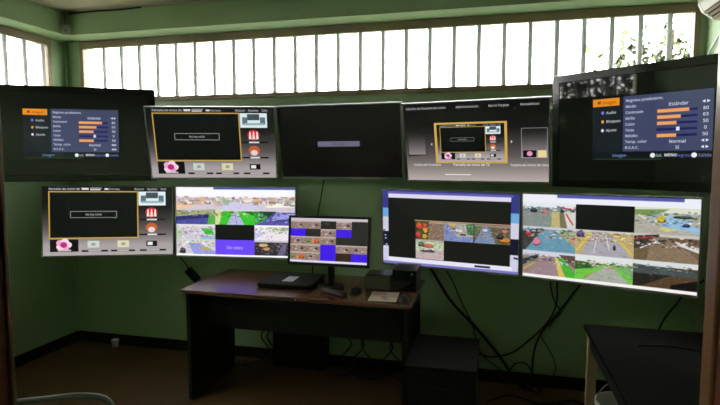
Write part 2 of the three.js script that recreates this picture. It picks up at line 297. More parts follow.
const paintHome = (x, w, h) => homeCards(x, 0, 0, w, h);
function paintCarousel(x, w, h) {                   // choice of home pages
  const g = x.createLinearGradient(0, 0, 0, h); g.addColorStop(0, 'rgb(8,7,8)'); g.addColorStop(0.3, 'rgb(20,18,18)'); g.addColorStop(0.65, 'rgb(88,82,80)'); g.addColorStop(1, 'rgb(184,172,168)');
  x.fillStyle = g; x.fillRect(0, 0, w, h);
  words(x, 'Edición de Pantalla de inicio', 0.02 * w, 0.055 * h, 15, [218, 218, 218]); words(x, 'Administración', 0.385 * w, 0.055 * h, 15, [214, 214, 214]); words(x, 'Barra Tarjeta', 0.61 * w, 0.055 * h, 15, [214, 214, 214]); words(x, 'Restablecer', 0.82 * w, 0.055 * h, 15, [214, 214, 214]);
  fill(x, [206, 168, 82], 0.222 * w, 0.245 * h, 0.51 * w, 0.525 * h); homeCards(x, 0.24 * w, 0.27 * h, 0.474 * w, 0.475 * h);
  const s = x.createLinearGradient(0, 0.37 * h, 0, 0.67 * h); s.addColorStop(0, 'rgb(30,30,30)'); s.addColorStop(1, 'rgb(150,142,142)');
  x.strokeStyle = 'rgb(190,190,190)'; x.lineWidth = 1.5;
  poly(x, [[0.015 * w, 0.36 * h], [0.155 * w, 0.38 * h], [0.155 * w, 0.66 * h], [0.015 * w, 0.68 * h]], 'rgb(40,38,38)'); x.fillStyle = s; x.fillRect(0.02 * w, 0.385 * h, 0.13 * w, 0.27 * h);
  x.fillStyle = s; x.fillRect(0.825 * w, 0.34 * h, 0.165 * w, 0.36 * h); x.strokeRect(0.825 * w, 0.34 * h, 0.165 * w, 0.36 * h); fill(x, [20, 14, 16], 0.835 * w, 0.61 * h, 0.085 * w, 0.085 * h); blob(x, 0.878 * w, 0.65 * h, 12, 11, [228, 150, 190]); fill(x, [236, 214, 150], 0.93 * w, 0.61 * h, 0.055 * w, 0.085 * h);
  poly(x, [[0.19 * w, 0.52 * h], [0.202 * w, 0.5 * h], [0.202 * w, 0.54 * h]], [210, 210, 210]); poly(x, [[0.767 * w, 0.5 * h], [0.755 * w, 0.48 * h], [0.755 * w, 0.52 * h]], [210, 210, 210]);
  words(x, 'Tarjeta de Premium', 0.05 * w, 0.79 * h, 15, [232, 232, 232]); words(x, 'Pantalla de inicio de TV', 0.48 * w, 0.79 * h, 16, [240, 240, 240], 'center'); words(x, 'Tarjeta de inicio de Smart', 0.75 * w, 0.79 * h, 15, [236, 236, 236]);
  fill(x, [236, 234, 232], 0.285 * w, 0.915 * h, 0.19 * w, 4);
}
function paintStandby(x, w, h) { fill(x, [11, 7, 8], 0, 0, w, h); fill(x, [106, 102, 124], 0.325 * w, 0.49 * h, 0.345 * w, 0.075 * h); words(x, 'Sin señal', 0.5 * w, 0.528 * h, 17, [60, 56, 80], 'center'); fill(x, [44, 36, 40], 0.08 * w, 0.265 * h, 0.06 * w, 3); }

const LAV = [176, 178, 216], PALE = [214, 208, 216], GRN = [50, 190, 40];
function paintGridA(x, w, h) {                      // bright mosaic with the violet tile
  fill(x, [240, 240, 248], 0, 0, w, h); fill(x, [74, 84, 150], 0.32 * w, 0, 0.68 * w, 0.03 * h);
  const y0 = 0.1 * h, r = 0.22 * h;
  street(x, 0, y0, w, r, { hz: 0.2, sky: [240, 236, 246], ground: [206, 194, 204], road: [[0.36, 1], [0.44, 0.3], [0.58, 0.3], [0.72, 1]], roadColour: [200, 196, 224], bits: 60, spread: 0.45, palette: [[222, 176, 130], [120, 110, 120], [236, 226, 226], [150, 170, 150], [196, 150, 150]], areas: [[[228, 190, 160], [[0, 0.6], [0.1, 0.5], [0.16, 0.9], [0, 1]]], [[240, 236, 220], [[0.8, 0.6], [1, 0.5], [1, 0.8], [0.75, 0.85]]]] });
  const y1 = y0 + r, c1 = 0.334 * w, c2 = 0.331 * w;
  street(x, 0, y1, c1, r, { hz: 0.1, sky: [196, 196, 190], ground: [70, 74, 150], areas: [[[150, 160, 120], [[0, 0.15], [1, 0], [1, 0.25], [0, 0.5]]], [[40, 44, 100], [[0, 0.5], [1, 0.25], [1, 0.5], [0, 0.75]]], [[80, 170, 60], [[0.85, 0.3], [1, 0.1], [1, 1], [0.8, 1]]]], palette: [[30, 30, 60], [190, 190, 190], [200, 160, 60]] });
  street(x, c1, y1, c2, r, { hz: 0.1, sky: [210, 210, 214], ground: GRN, road: [[0.3, 1], [0.47, 0.1], [0.56, 0.1], [0.75, 1]], roadColour: LAV, areas: [[[206, 210, 150], [[0, 0.05], [0.2, 0.05], [0.1, 1], [0, 1]]], [[30, 110, 40], [[0.7, 0.1], [1, 0.1], [1, 0.4]]]], lines: [[[96, 110, 200], [[0.52, 0.2], [0.55, 1]], 3]], palette: [[110, 90, 40], [230, 230, 200], [60, 120, 40]] });
  street(x, c1 + c2, y1, w - c1 - c2, r, { hz: 0.15, sky: [206, 196, 200], ground: [84, 78, 160], areas: [[[40, 160, 40], [[0, 0.1], [0.4, 0.1], [0.25, 0.7], [0, 1]]], [[24, 60, 30], [[0.1, 0.1], [0.55, 0.1], [0.35, 0.5]]], [[150, 150, 220], [[0.5, 0.3], [1, 0.2], [1, 0.5], [0.4, 0.7]]]], palette: [[30, 26, 70], [200, 200, 230], [50, 50, 110]], spread: 0.7 });
  const y2 = y1 + r;
  street(x, 0, y2, c1, r, { hz: 0.2, sky: [220, 214, 220], ground: [206, 196, 212], areas: [[[180, 200, 170], [[0, 0.2], [0.2, 0.3], [0.1, 1], [0, 1]]]], over: [[[40, 186, 40], [[0.62, 0.25], [0.9, 0.3], [1, 0.7], [0.75, 0.65]]], [[150, 180, 210], [[0.7, 0.75], [1, 0.8], [1, 1], [0.6, 1]]]], palette: [[120, 90, 90], [240, 230, 240], [150, 150, 160]], spread: 0.7 });
  fill(x, [14, 14, 14], c1, y2, c2, r);
  street(x, c1 + c2, y2, w - c1 - c2, r, { hz: 0.2, sky: [236, 234, 240], ground: [228, 220, 230], areas: [[[200, 206, 170], [[0.4, 0.15], [0.8, 0.1], [0.8, 0.5], [0.5, 0.5]]], [[196, 190, 230], [[0, 0.4], [0.3, 0.5], [0, 0.9]]]], palette: [[150, 160, 120], [250, 250, 250], [110, 120, 110]] });
  const y3 = y2 + r;
  street(x, 0, y3, c1, r, { hz: 0.1, sky: [190, 210, 200], ground: [206, 200, 206], road: [[0.3, 0.2], [0.6, 0.25], [1, 0.8], [1, 1], [0.45, 1]], roadColour: [146, 150, 222], over: [[[190, 166, 70], [[0.6, 0.45], [0.9, 0.6], [0.8, 0.75], [0.6, 0.6]]]], blobs: [[[50, 44, 50], 0.16, 0.75, 0.08, 0.18]], palette: [[236, 200, 140], [90, 150, 150], [240, 240, 240]] });
  fill(x, [102, 66, 236], c1, y3, c2, r); words(x, 'Sin video', c1 + c2 / 2, y3 + r * 0.52, 22, [214, 206, 255], 'center');
  street(x, c1 + c2, y3, w - c1 - c2, r, { hz: 0.12, sky: [190, 186, 196], ground: [44, 36, 44], areas: [[[100, 94, 130], [[0.55, 1], [0.7, 0.2], [0.8, 0.2], [0.75, 1]]]], blobs: [[[206, 170, 110], 0.22, 0.3, 0.12, 0.12], [[196, 150, 90], 0.3, 0.55, 0.1, 0.12]], palette: [[20, 18, 22], [150, 140, 150], [90, 80, 90]], spread: 0.8 });
  fill(x, [246, 246, 250], 0, 0.975 * h, w, 0.025 * h);
}
function paintGridB(x, w, h) {                      // nine street pictures
  fill(x, [236, 238, 246], 0, 0, w, h); fill(x, [84, 90, 170], 0.22 * w, 0, 0.7 * w, 0.035 * h);
  const c = [0, 0.335, 0.668, 1].map((v) => v * w), r = [0.1, 0.385, 0.675, 0.965].map((v) => v * h);
  const put = (i, j, o) => street(x, c[i], r[j], c[i + 1] - c[i], r[j + 1] - r[j], o);
  put(0, 0, { hz: 0.18, sky: [226, 232, 236], ground: [132, 142, 136], areas: [[[190, 178, 120], [[0.56, 0.35], [0.7, 0.35], [0.75, 1], [0.55, 1]]], [[120, 110, 80], [[0.7, 0.4], [0.78, 0.35], [0.85, 1], [0.72, 1]]], [[210, 214, 206], [[0.78, 0.35], [1, 0.3], [1, 1], [0.85, 1]]]], lines: [[[216, 60, 60], [[0.82, 0.4], [0.95, 0.85]], 6], [[220, 50, 60], [[0.75, 0.18], [1, 0.22]], 5]], blobs: [[[30, 34, 30], 0.22, 0.32, 0.07, 0.08], [[214, 120, 110], 0.43, 0.34, 0.06, 0.08], [[20, 24, 24], 0.75, 0.3, 0.03, 0.06]], palette: [[70, 120, 180], [50, 60, 60], [236, 236, 236]], spread: 0.18 });
  fill(x, [18, 20, 18], c[1], r[0], c[2] - c[1], r[1] - r[0]);
  put(2, 0, { hz: 0.2, sky: [220, 222, 206], ground: [176, 172, 160], areas: [[[120, 150, 80], [[0, 0.1], [0.55, 0.05], [0.3, 0.3], [0, 0.3]]], [[150, 190, 220], [[0.35, 0.3], [0.7, 0.3], [1, 0.75], [1, 0.9], [0.45, 0.75]]], [[210, 200, 120], [[0.35, 0.7], [0.7, 0.8], [0.5, 0.9]]]], blobs: [[[216, 180, 40], 0.42, 0.42, 0.07, 0.13], [[30, 50, 80], 0.8, 0.62, 0.06, 0.06], [[40, 60, 40], 0.75, 0.32, 0.16, 0.05, 0.3]], palette: [[90, 130, 180], [230, 230, 220], [80, 100, 60]], spread: 0.5 });
  put(0, 1, { hz: 0.1, sky: [196, 206, 216], ground: [104, 150, 172], areas: [[[60, 60, 56], [[0, 0.2], [0.4, 0.05], [0.05, 1], [0, 1]]], [[140, 170, 120], [[0.6, 0.1], [1, 0.1], [1, 0.8], [0.7, 0.25]]], [[196, 140, 120], [[0.8, 0.3], [1, 0.4], [1, 0.7]]]], blobs: [[[236, 120, 150], 0.27, 0.62, 0.07, 0.15], [[176, 50, 60], 0.1, 0.3, 0.06, 0.08]], palette: [[50, 50, 50], [220, 120, 110], [210, 220, 226]] });
  put(1, 1, { hz: 0.08, sky: [206, 206, 200], ground: [186, 168, 120], road: [[0.1, 1], [0.3, 0.05], [0.62, 0.05], [0.98, 1]], roadColour: [168, 164, 172], lines: [[[222, 190, 70], [[0.02, 0.85], [0.28, 0.12]], 7], [[222, 190, 70], [[0.64, 0.1], [1, 0.9]], 7], [[226, 226, 230], [[0.38, 0.2], [0.33, 0.9]], 3], [[226, 226, 230], [[0.53, 0.15], [0.6, 0.8]], 3]], blobs: [[[84, 70, 130], 0.09, 0.15, 0.07, 0.13], [[40, 40, 50], 0.68, 0.62, 0.025, 0.1]], palette: [[120, 90, 40], [230, 220, 170], [150, 110, 60]] });
  put(2, 1, { hz: 0.1, sky: [200, 196, 190], ground: [110, 90, 66], road: [[0.2, 1], [0.3, 0.1], [0.55, 0.1], [1, 0.85], [1, 1]], roadColour: [136, 116, 92], areas: [[[60, 54, 50], [[0, 0.1], [0.4, 0], [0.35, 0.4], [0, 0.6]]], [[216, 216, 216], [[0.5, 0.15], [1, 0.4], [1, 0.6], [0.6, 0.3]]]], lines: [[[236, 236, 236], [[0.1, 0.55], [0.36, 0.28]], 5], [[190, 60, 50], [[0, 0.22], [0.3, 0.1]], 5]], palette: [[40, 36, 34], [220, 216, 210], [100, 60, 50]], spread: 0.4 });
  put(0, 2, { hz: 0.22, sky: [206, 210, 222], ground: [150, 128, 120], road: [[0.12, 1], [0.35, 0.2], [0.62, 0.2], [0.68, 1]], roadColour: [156, 132, 136], areas: [[[40, 50, 50], [[0, 0.4], [0.3, 0.15], [0.3, 0.3], [0, 0.65]]], [[214, 190, 90], [[0.62, 0.2], [0.67, 0.2], [0.82, 1], [0.7, 1]]], [[70, 180, 50], [[0.67, 0.2], [0.8, 0.25], [1, 0.85], [1, 1], [0.84, 1]]], [[90, 70, 60], [[0.7, 0.1], [1, 0.1], [1, 0.6], [0.85, 0.35]]]], lines: [[[206, 170, 90], [[0, 0.85], [0.3, 0.4]], 5]] });
  put(1, 2, { hz: 0.3, sky: [222, 226, 226], ground: [110, 196, 70], road: [[0.15, 1], [0.55, 0.35], [0.64, 0.35], [0.95, 1]], roadColour: [166, 172, 160], areas: [[[50, 90, 40], [[0, 0.25], [0.5, 0.32], [0.3, 0.5], [0, 0.6]]], [[120, 170, 110], [[0.66, 0.3], [1, 0.35], [1, 0.8]]]], lines: [[[196, 130, 90], [[0.15, 0.95], [0.32, 0.7]], 4]], palette: [[60, 90, 50], [190, 120, 90], [210, 220, 210]], spread: 0.25 });
  put(2, 2, { hz: 0.2, sky: [216, 222, 222], ground: [84, 64, 44], areas: [[[70, 80, 80], [[0, 0.15], [1, 0.3], [1, 0.5], [0, 0.55]]], [[40, 36, 30], [[0, 0.5], [0.6, 0.5], [0.1, 1], [0, 1]]], [[22, 20, 18], [[0.6, 0.85], [1, 0.6], [1, 1], [0.6, 1]]]], bits: 12, palette: [[150, 160, 160], [60, 60, 56]], spread: 0.2, grain: 40 });
  fill(x, [246, 242, 240], 0, 0.967 * h, w, 0.033 * h);
}
function paintGridC(x, w, h) {                      // dark window over a blue desktop
  fill(x, [54, 58, 130], 0, 0, w, h); fill(x, [110, 170, 220], 0, 0.24 * h, w, 0.12 * h); fill(x, [208, 206, 226], 0, 0.36 * h, w, 0.2 * h); fill(x, [24, 26, 44], 0, 0.56 * h, w, 0.2 * h); fill(x, [206, 206, 230], 0, 0.76 * h, w, 0.24 * h);
  for (let i = 0; i < 14; i++) { fill(x, rnd() < 0.5 ? [26, 26, 40] : [220, 220, 236], between(0, 0.03) * w, between(0.5, 0.78) * h, 10, 5); fill(x, [26, 26, 40], between(0.955, 0.985) * w, between(0.66, 0.8) * h, 9, 8); }
  fill(x, [96, 92, 176], 0.04 * w, 0.015 * h, 0.92 * w, 0.03 * h); fill(x, [222, 216, 236], 0.045 * w, 0.045 * h, 0.9 * w, 0.055 * h);
  fill(x, [25, 26, 22], 0.045 * w, 0.1 * h, 0.9 * w, 0.81 * h); fill(x, [232, 228, 246], 0.04 * w, 0.91 * h, 0.92 * w, 0.055 * h); fill(x, [30, 28, 50], 0.7 * w, 0.93 * h, 0.11 * w, 0.025 * h); fill(x, [120, 120, 190], 0, 0.968 * h, w, 0.032 * h);
  const c = [0.26, 0.475, 0.695, 0.945].map((v) => v * w), r = [0.398, 0.64, 0.905].map((v) => v * h), ww = c[1] - c[0], hh = r[1] - r[0];
  fill(x, [196, 160, 120], c[0] - 6, r[0] - 5, c[3] - c[0] + 6, 4);
  street(x, c[0], r[0], ww, hh, { hz: 0.1, sky: [180, 160, 130], ground: [136, 112, 92], areas: [[[60, 76, 40], [[0, 0], [0.5, 0], [0.45, 1], [0, 1]]]], blobs: [[[226, 70, 40], 0.12, 0.25, 0.1, 0.2], [[236, 150, 40], 0.35, 0.45, 0.09, 0.2], [[220, 60, 40], 0.33, 0.2, 0.08, 0.14], [[206, 50, 50], 0.1, 0.75, 0.09, 0.2], [[226, 160, 50], 0.32, 0.82, 0.1, 0.12]], palette: [[110, 80, 70], [190, 170, 150], [90, 70, 60]], spread: 0.9 });
  street(x, c[1], r[0], ww, hh, { hz: 0.1, sky: [150, 150, 120], ground: [124, 136, 190], areas: [[[176, 170, 160], [[0.1, 0], [1, 0], [1, 0.7], [0.45, 0.75]]], [[50, 110, 60], [[0.75, 0.05], [1, 0], [1, 0.6], [0.8, 0.6]]]], blobs: [[[230, 230, 236], 0.5, 0.4, 0.14, 0.08], [[226, 180, 60], 0.3, 0.15, 0.1, 0.08], [[40, 40, 44], 0.65, 0.6, 0.1, 0.05], [[120, 60, 130], 0.35, 0.3, 0.06, 0.05]], palette: [[180, 160, 60], [230, 230, 230], [60, 60, 60], [120, 80, 140]], spread: 0.6 });
  street(x, c[2], r[0], c[3] - c[2], hh, { hz: 0.12, sky: [150, 130, 120], ground: [96, 90, 70], road: [[0, 1], [0.25, 0.1], [0.42, 0.1], [0.6, 1]], roadColour: [120, 140, 176], areas: [[[70, 120, 70], [[0, 0.1], [0.2, 0.1], [0, 0.6]]]], blobs: [[[220, 220, 226], 0.3, 0.3, 0.07, 0.08], [[216, 130, 40], 0.85, 0.75, 0.16, 0.12, 0.6], [[36, 34, 30], 0.72, 0.6, 0.1, 0.12, 0.7], [[200, 120, 110], 0.85, 0.3, 0.1, 0.08]], palette: [[190, 150, 140], [40, 40, 40], [206, 140, 60]], spread: 0.7 });
  street(x, c[0], r[1], ww, r[2] - r[1], { hz: 0.1, sky: [170, 170, 150], ground: [196, 176, 176], areas: [[[196, 206, 176], [[0, 0.1], [1, 0.1], [1, 0.5], [0, 0.6]]]], blobs: [[[216, 90, 70], 0.45, 0.3, 0.2, 0.1], [[70, 110, 60], 0.2, 0.25, 0.1, 0.12], [[60, 56, 80], 0.45, 0.58, 0.25, 0.06]], palette: [[236, 236, 230], [110, 90, 120], [120, 150, 110]], spread: 0.6 });
}
function paintGridD(x, w, h) {                      // five by five mosaic of the desk monitor
  fill(x, [206, 196, 206], 0, 0, w, h);
  const c = [0, 0.2, 0.4, 0.6, 0.8, 1].map((v) => v * w), r = [0.06, 0.24, 0.415, 0.59, 0.77, 0.95].map((v) => v * h);
  const rows = ['sskso'.replace('o', 'k'), 'bksbk', 'sosKk'.replace('K', 'k'), 'ssbss', 'osbdb'];
  for (let j = 0; j < 5; j++) for (let i = 0; i < 5; i++) {
    const k = rows[j][i], a = [c[i], r[j], c[i + 1] - c[i], r[j + 1] - r[j]];
    if (k === 'k') fill(x, [40, 38, 36], ...a); else if (k === 'b') fill(x, [66, 24, 232], ...a); else if (k === 'd') fill(x, [54, 36, 26], ...a);
    else street(x, ...a, { hz: 0.18, sky: [196, 176, 170], ground: [148, 122, 112], road: [[0.2, 1], [0.4, 0.2], [0.6, 0.2], [0.8, 1]], roadColour: [160, 138, 132], blobs: k === 'o' ? [[[226, 90, 40], 0.75, 0.5, 0.18, 0.3], [[110, 140, 60], 0.2, 0.5, 0.15, 0.2], [[226, 160, 50], 0.5, 0.7, 0.1, 0.15]] : [[[60, 50, 46], between(0.2, 0.8), 0.5, 0.1, 0.14], [[222, 206, 190], between(0.2, 0.8), 0.7, 0.08, 0.1]], palette: [[70, 60, 50], [222, 206, 196], [110, 120, 80], [176, 90, 60]], spread: 0.8, bits: 30, grain: 30 });
  }
  fill(x, [222, 216, 236], 0, 0.955 * h, w, 0.045 * h);
}

// ---------------------------------------------------------------- televisions
// one television: shell, bezel, lit screen, wall bracket; local origin at the middle of its lower edge, front towards +z
function television(name, label, group, o) {
  const t = thing(name, label, o.category ?? 'television', [0, 0, 0], group), { w, h, bezel } = o, D = o.deep ?? 0.035;
  t.rotation.order = 'YXZ'; t.rotation.set(...[o.tilt, o.yaw, o.roll].map((v) => THREE.MathUtils.degToRad(v)));
  const down = V(0, -h / 2, 0).applyEuler(t.rotation); t.position.set(...o.at).add(down);
  const ring = new THREE.Shape(); ring.moveTo(-w / 2, 0); ring.lineTo(w / 2, 0); ring.lineTo(w / 2, h); ring.lineTo(-w / 2, h); ring.closePath();
  const bb = o.chin ?? bezel, hole = new THREE.Path(); hole.moveTo(-w / 2 + bezel, bb); hole.lineTo(-w / 2 + bezel, h - bezel); hole.lineTo(w / 2 - bezel, h - bezel); hole.lineTo(w / 2 - bezel, bb); hole.closePath(); ring.holes.push(hole);
  const bv = Math.min(0.003, bezel / 4);
  part('bezel', new THREE.ExtrudeGeometry(ring, { depth: D - 2 * bv, bevelThickness: bv, bevelSize: bv, bevelOffset: -bv, bevelSegments: 2 }).translate(0, 0, -D + bv), o.frameMat, t);
  const shell = part('back_shell', [rbox(-w / 2 + 0.004, w / 2 - 0.004, 0.004, h - 0.004, -D - 0.006, -0.012, 0.004), rbox(-w * 0.38, w * 0.38, h * 0.08, h * 0.8, -D - 0.03, -D, 0.012)], M.blackMatte, t);
  const sw = w - 2 * bezel, sh = h - bezel - bb, tex = canvasTexture(o.paint, CW, CH, o.soft);
  const sm = new THREE.MeshPhysicalMaterial({ color: 0x050506, roughness: o.gloss ?? 0.3, emissive: 0xffffff, emissiveMap: tex, emissiveIntensity: SCREEN_GLOW * (o.glow ?? 1) });
  const sc = part('screen', new THREE.PlaneGeometry(sw, sh), sm, t); sc.position.set(0, bb + sh / 2, -0.0045);
  if (o.lightColour) { const L = new THREE.RectAreaLight(o.lightColour, SCREEN_LIGHT * (o.lightPower ?? 0.3), sw * 0.98, sh * 0.98); L.position.set(0, bb + sh / 2, 0.004); L.rotation.y = Math.PI; L.castShadow = true; t.add(L); }
  if (o.brand) { const b = part('badge', rbox(-0.022, 0.022, bb * 0.35, bb * 0.65, -0.002, 0.0008, 0.0004, 1), M.grey, t); b.position.x = o.brand === 2 ? -0.3 * w : 0; }
  if (o.reach) {                                    // bracket back to the wall
    part('bracket', [rbox(-0.11, 0.11, h * 0.32, h * 0.68, -D - 0.042, -D - 0.03, 0.003), rbox(-0.025, 0.025, h * 0.4, h * 0.6, -D - 0.05, -D - 0.04, 0.003)], M.blackMatte, t);
    const a = V(0, h * 0.5, -D - 0.048), world = a.clone().applyEuler(t.rotation).add(t.position), wall = o.reach === 'left' ? V(XL + 0.004, world.y, world.z - 0.1) : V(world.x, world.y, 0.004);
    const inv = (p) => p.clone().sub(t.position).applyQuaternion(t.quaternion.clone().invert());
    part('bracket_arm', [rodBetween(a.toArray(), inv(wall).toArray(), 0.016, 8)], M.blackMatte, t);
  }
  return t;
}
const upper = 'televisions in the upper row', lower = 'televisions in the lower row', W43 = 0.94, H43 = 0.542;
const TV = (label, group, o) => television('television', label, group, { w: W43, h: H43, bezel: 0.0095, chin: 0.016, frameMat: M.silver, reach: 'back', ...o });
television('television', 'large black television at far left showing an orange settings menu', upper, { w: 1.135, h: 0.688, bezel: 0.045, deep: 0.055, frameMat: M.blackGloss, gloss: 0.12, at: [-2.969, 1.777, 0.56], yaw: 29.9, tilt: -3.9, roll: -0.1, paint: paintMenu, reach: 'left', lightColour: lin(0.4, 0.42, 0.6), lightPower: 0.06 });
TV('upper television with home menu, beside the far left settings screen', upper, { at: [-1.997, 1.706, 0.29], yaw: 15.2, tilt: 12.1, roll: -0.1, paint: paintHome, glow: 0.95, lightColour: lin(1, 0.96, 0.95), lightPower: 0.16 });
TV('upper television with an almost black screen and small grey bar', upper, { at: [-1.071, 1.7137, 0.15], yaw: -2.8, tilt: 11.4, roll: 0.2, paint: paintStandby, gloss: 0.2 });
TV('upper television showing three home page thumbnails on grey', upper, { at: [-0.121, 1.7, 0.305], yaw: -10.8, tilt: 13.6, roll: 0.1, paint: paintCarousel, lightColour: lin(1, 0.95, 0.92), lightPower: 0.22 });
television('television', 'large black television at far right reflecting a barred window', upper, { w: 1.12, h: 0.6455, bezel: 0.045, deep: 0.055, frameMat: M.blackGloss, gloss: 0.03, at: [0.781, 1.758, 0.805], yaw: -38.3, tilt: 2.3, roll: 0.2, paint: paintMenuNarrow, reach: 'back', lightColour: lin(0.4, 0.42, 0.6), lightPower: 0.06 });
TV('lower television with home menu, leftmost in its row', lower, { at: [-2.798, 1.127, 0.429], yaw: 24.1, tilt: -2.7, roll: -0.7, paint: paintHome, lightColour: lin(1, 0.96, 0.95), lightPower: 0.16 });
TV('lower television with bright street mosaic and a violet tile', lower, { at: [-1.854, 1.123, 0.24], yaw: 6.7, tilt: -2.4, roll: 0, paint: paintGridA, soft: 2, glow: 1.1, lightColour: lin(0.85, 0.85, 1), lightPower: 0.5 });
TV('lower television with mostly dark window over a blue desktop', lower, { at: [-0.282, 1.118, 0.273], yaw: -10.1, tilt: 3.1, roll: -0.3, paint: paintGridC, soft: 2, lightColour: lin(0.8, 0.78, 1), lightPower: 0.2 });
TV('lower television with nine street pictures, rightmost in its row', lower, { at: [0.628, 1.124, 0.549], yaw: -19.2, tilt: 3.4, roll: 0.3, paint: paintGridB, soft: 2, lightColour: lin(1, 0.98, 0.95), lightPower: 0.45 });
// ---------------------------------------------------------------- desk and what stands on it
const DY = 0.75;
{
  const d = thing('desk', 'brown topped office desk with dark panels below the televisions', 'desk', [-1.2, 0, 0.48]);
  const P = (n, m, x0, x1, y0, y1, z0, z1, r = 0.003) => part(n, rbox(x0 + 1.2, x1 + 1.2, y0, y1, z0 - 0.48, z1 - 0.48, r), m, d);
  P('desktop', M.desk, -1.955, -0.443, DY - 0.028, DY, 0.145, 0.815, 0.004);
  P('side_panel', M.deskDark, -1.93, -1.902, 0, DY - 0.028, 0.18, 0.785); P('side_panel', M.deskDark, -0.496, -0.468, 0, DY - 0.028, 0.18, 0.785);
  P('modesty_panel', M.deskDark, -1.902, -0.496, 0.425, DY - 0.028, 0.535, 0.553);
}
{ // monitor
  const t = television('computer_monitor', 'black desk monitor with a mosaic of blue and street tiles', null, { category: 'monitor', w: 0.56, h: 0.323, bezel: 0.016, chin: 0.02, deep: 0.03, frameMat: M.black, at: [-1.015, 1.069, 0.587], yaw: -3.3, tilt: -6.7, roll: 0.6, paint: paintGridD, soft: 2, glow: 0.95, gloss: 0.25, lightColour: lin(0.7, 0.55, 1), lightPower: 0.25 });
  const inv = (p) => p.clone().sub(t.position).applyQuaternion(t.quaternion.clone().invert());
  const at = t.position, neckTop = V(0, 0.1, -0.065), base = inv(V(at.x - 0.005, DY + 0.012, at.z - 0.1));
  part('neck', rodBetween(neckTop.toArray(), base.toArray(), 0.024, 12), M.black, t);
  const b = part('stand_base', new THREE.CylinderGeometry(0.085, 0.09, 0.014, 36).scale(1, 1, 0.78), M.black, t); const bp = inv(V(at.x - 0.005, DY + 0.0075, at.z - 0.1)); b.position.copy(bp); b.quaternion.copy(t.quaternion.clone().invert());
}
{
  const t = thing('video_recorder', 'flat black recorder box with a pale sticker on the desk', 'recorder', [-1.3, DY, 0.46]); t.rotation.y = 0.04;
  part('case', rbox(-0.2, 0.17, 0.004, 0.03, -0.17, 0.17, 0.004), M.blackMatte, t);
  part('front_panel', rbox(-0.19, 0.16, 0.007, 0.027, 0.17, 0.175, 0.002), M.blackGloss, t);
  for (const [x, z] of [[-0.17, -0.14], [0.17, -0.14], [-0.17, 0.14], [0.17, 0.14]]) part('foot', new THREE.CylinderGeometry(0.012, 0.012, 0.005, 12).translate(x * 0.88, 0.0025, z), M.blackMatte, t);
  part('sticker', rbox(-0.055, 0.02, 0.03, 0.0308, -0.06, 0.09, 0.0003, 1), std(0xdfe4f4, 0.6), t, 'pale paper sticker');
}
{
  const t = thing('remote_control', 'black remote control lying in front of the monitor', 'remote', [-0.95, DY, 0.672]); t.rotation.y = -0.5;
  part('case', rbox(-0.1, 0.1, 0.002, 0.02, -0.026, 0.026, 0.008, 3), M.black, t);
  const key = rbox(-0.005, 0.005, 0, 0.0025, -0.004, 0.004, 0.001, 1); for (let i = 0; i < 9; i++) for (let j = -1; j < 2; j++) { const k = part('key', key, M.grey, t); k.position.set(-0.08 + i * 0.017, 0.0195, j * 0.013); }
}
function mouse(label, x, z, turn) {
  const t = thing('computer_mouse', label, 'mouse', [x, DY, z], 'computer mice on the desk'); t.rotation.y = turn;
  const g = new THREE.SphereGeometry(1, 24, 14, 0, Math.PI * 2, 0, Math.PI / 2).scale(0.031, 0.033, 0.055); part('body', g, M.black, t);
  part('wheel', new THREE.CylinderGeometry(0.008, 0.008, 0.006, 14).rotateZ(Math.PI / 2).translate(0, 0.028, -0.026), M.grey, t);
  part('cord', tube([[0, 0.012, -0.052], [-0.004, 0.004, -0.07], [-0.012, 0.004, -0.085]], 0.002, 24, 5), M.cable, t);
}
mouse('black computer mouse between the remote and the paper', -0.83, 0.6, -0.4);
mouse('black computer mouse at the right corner of the desk', -0.497, 0.715, 0.2);
{
  const t = thing('paper_sheet', 'beige paper sheet with dark print beside the right mouse', 'paper', [-0.63, DY, 0.66]); t.rotation.y = 0.08;
  const tex = canvasTexture((x, w, h) => { fill(x, [216, 196, 178], 0, 0, w, h); fill(x, [226, 214, 196], 0, 0.55 * h, w, 0.45 * h); fill(x, [196, 150, 140], 0.05 * w, 0.06 * h, 0.5 * w, 0.3 * h); for (let i = 0; i < 6; i++) fill(x, [60, 56, 52], (0.4 + 0.07 * (i % 3)) * w, (0.5 + 0.06 * i) * h, 0.16 * w, 0.03 * h); }, 128, 160);
  part('sheet', new THREE.BoxGeometry(0.17, 0.0012, 0.22).translate(0, 0.0008, 0), new THREE.MeshStandardMaterial({ map: tex, roughness: 0.85 }), t);
}
{
  const t = thing('media_box', 'small upright box with olive grey front on the desk', 'box', [-0.7, DY, 0.44]);
  part('case', rbox(-0.085, 0.085, 0, 0.1, -0.08, 0.075, 0.006), M.black, t); part('front_panel', rbox(-0.08, 0.08, 0.008, 0.094, 0.075, 0.081, 0.004), M.olive, t, 'olive grey front panel');
  const u = thing('desktop_case', 'taller black equipment box beside the olive fronted box', 'box', [-0.53, DY, 0.42]);
  part('case', rbox(-0.078, 0.078, 0, 0.14, -0.13, 0.09, 0.005), M.black, u); part('front_panel', rbox(-0.074, 0.074, 0.006, 0.135, 0.09, 0.096, 0.004), M.blackGloss, u); part('power_button', new THREE.CylinderGeometry(0.007, 0.007, 0.004, 16).rotateX(Math.PI / 2).translate(0.05, 0.115, 0.097), M.grey, u);
}
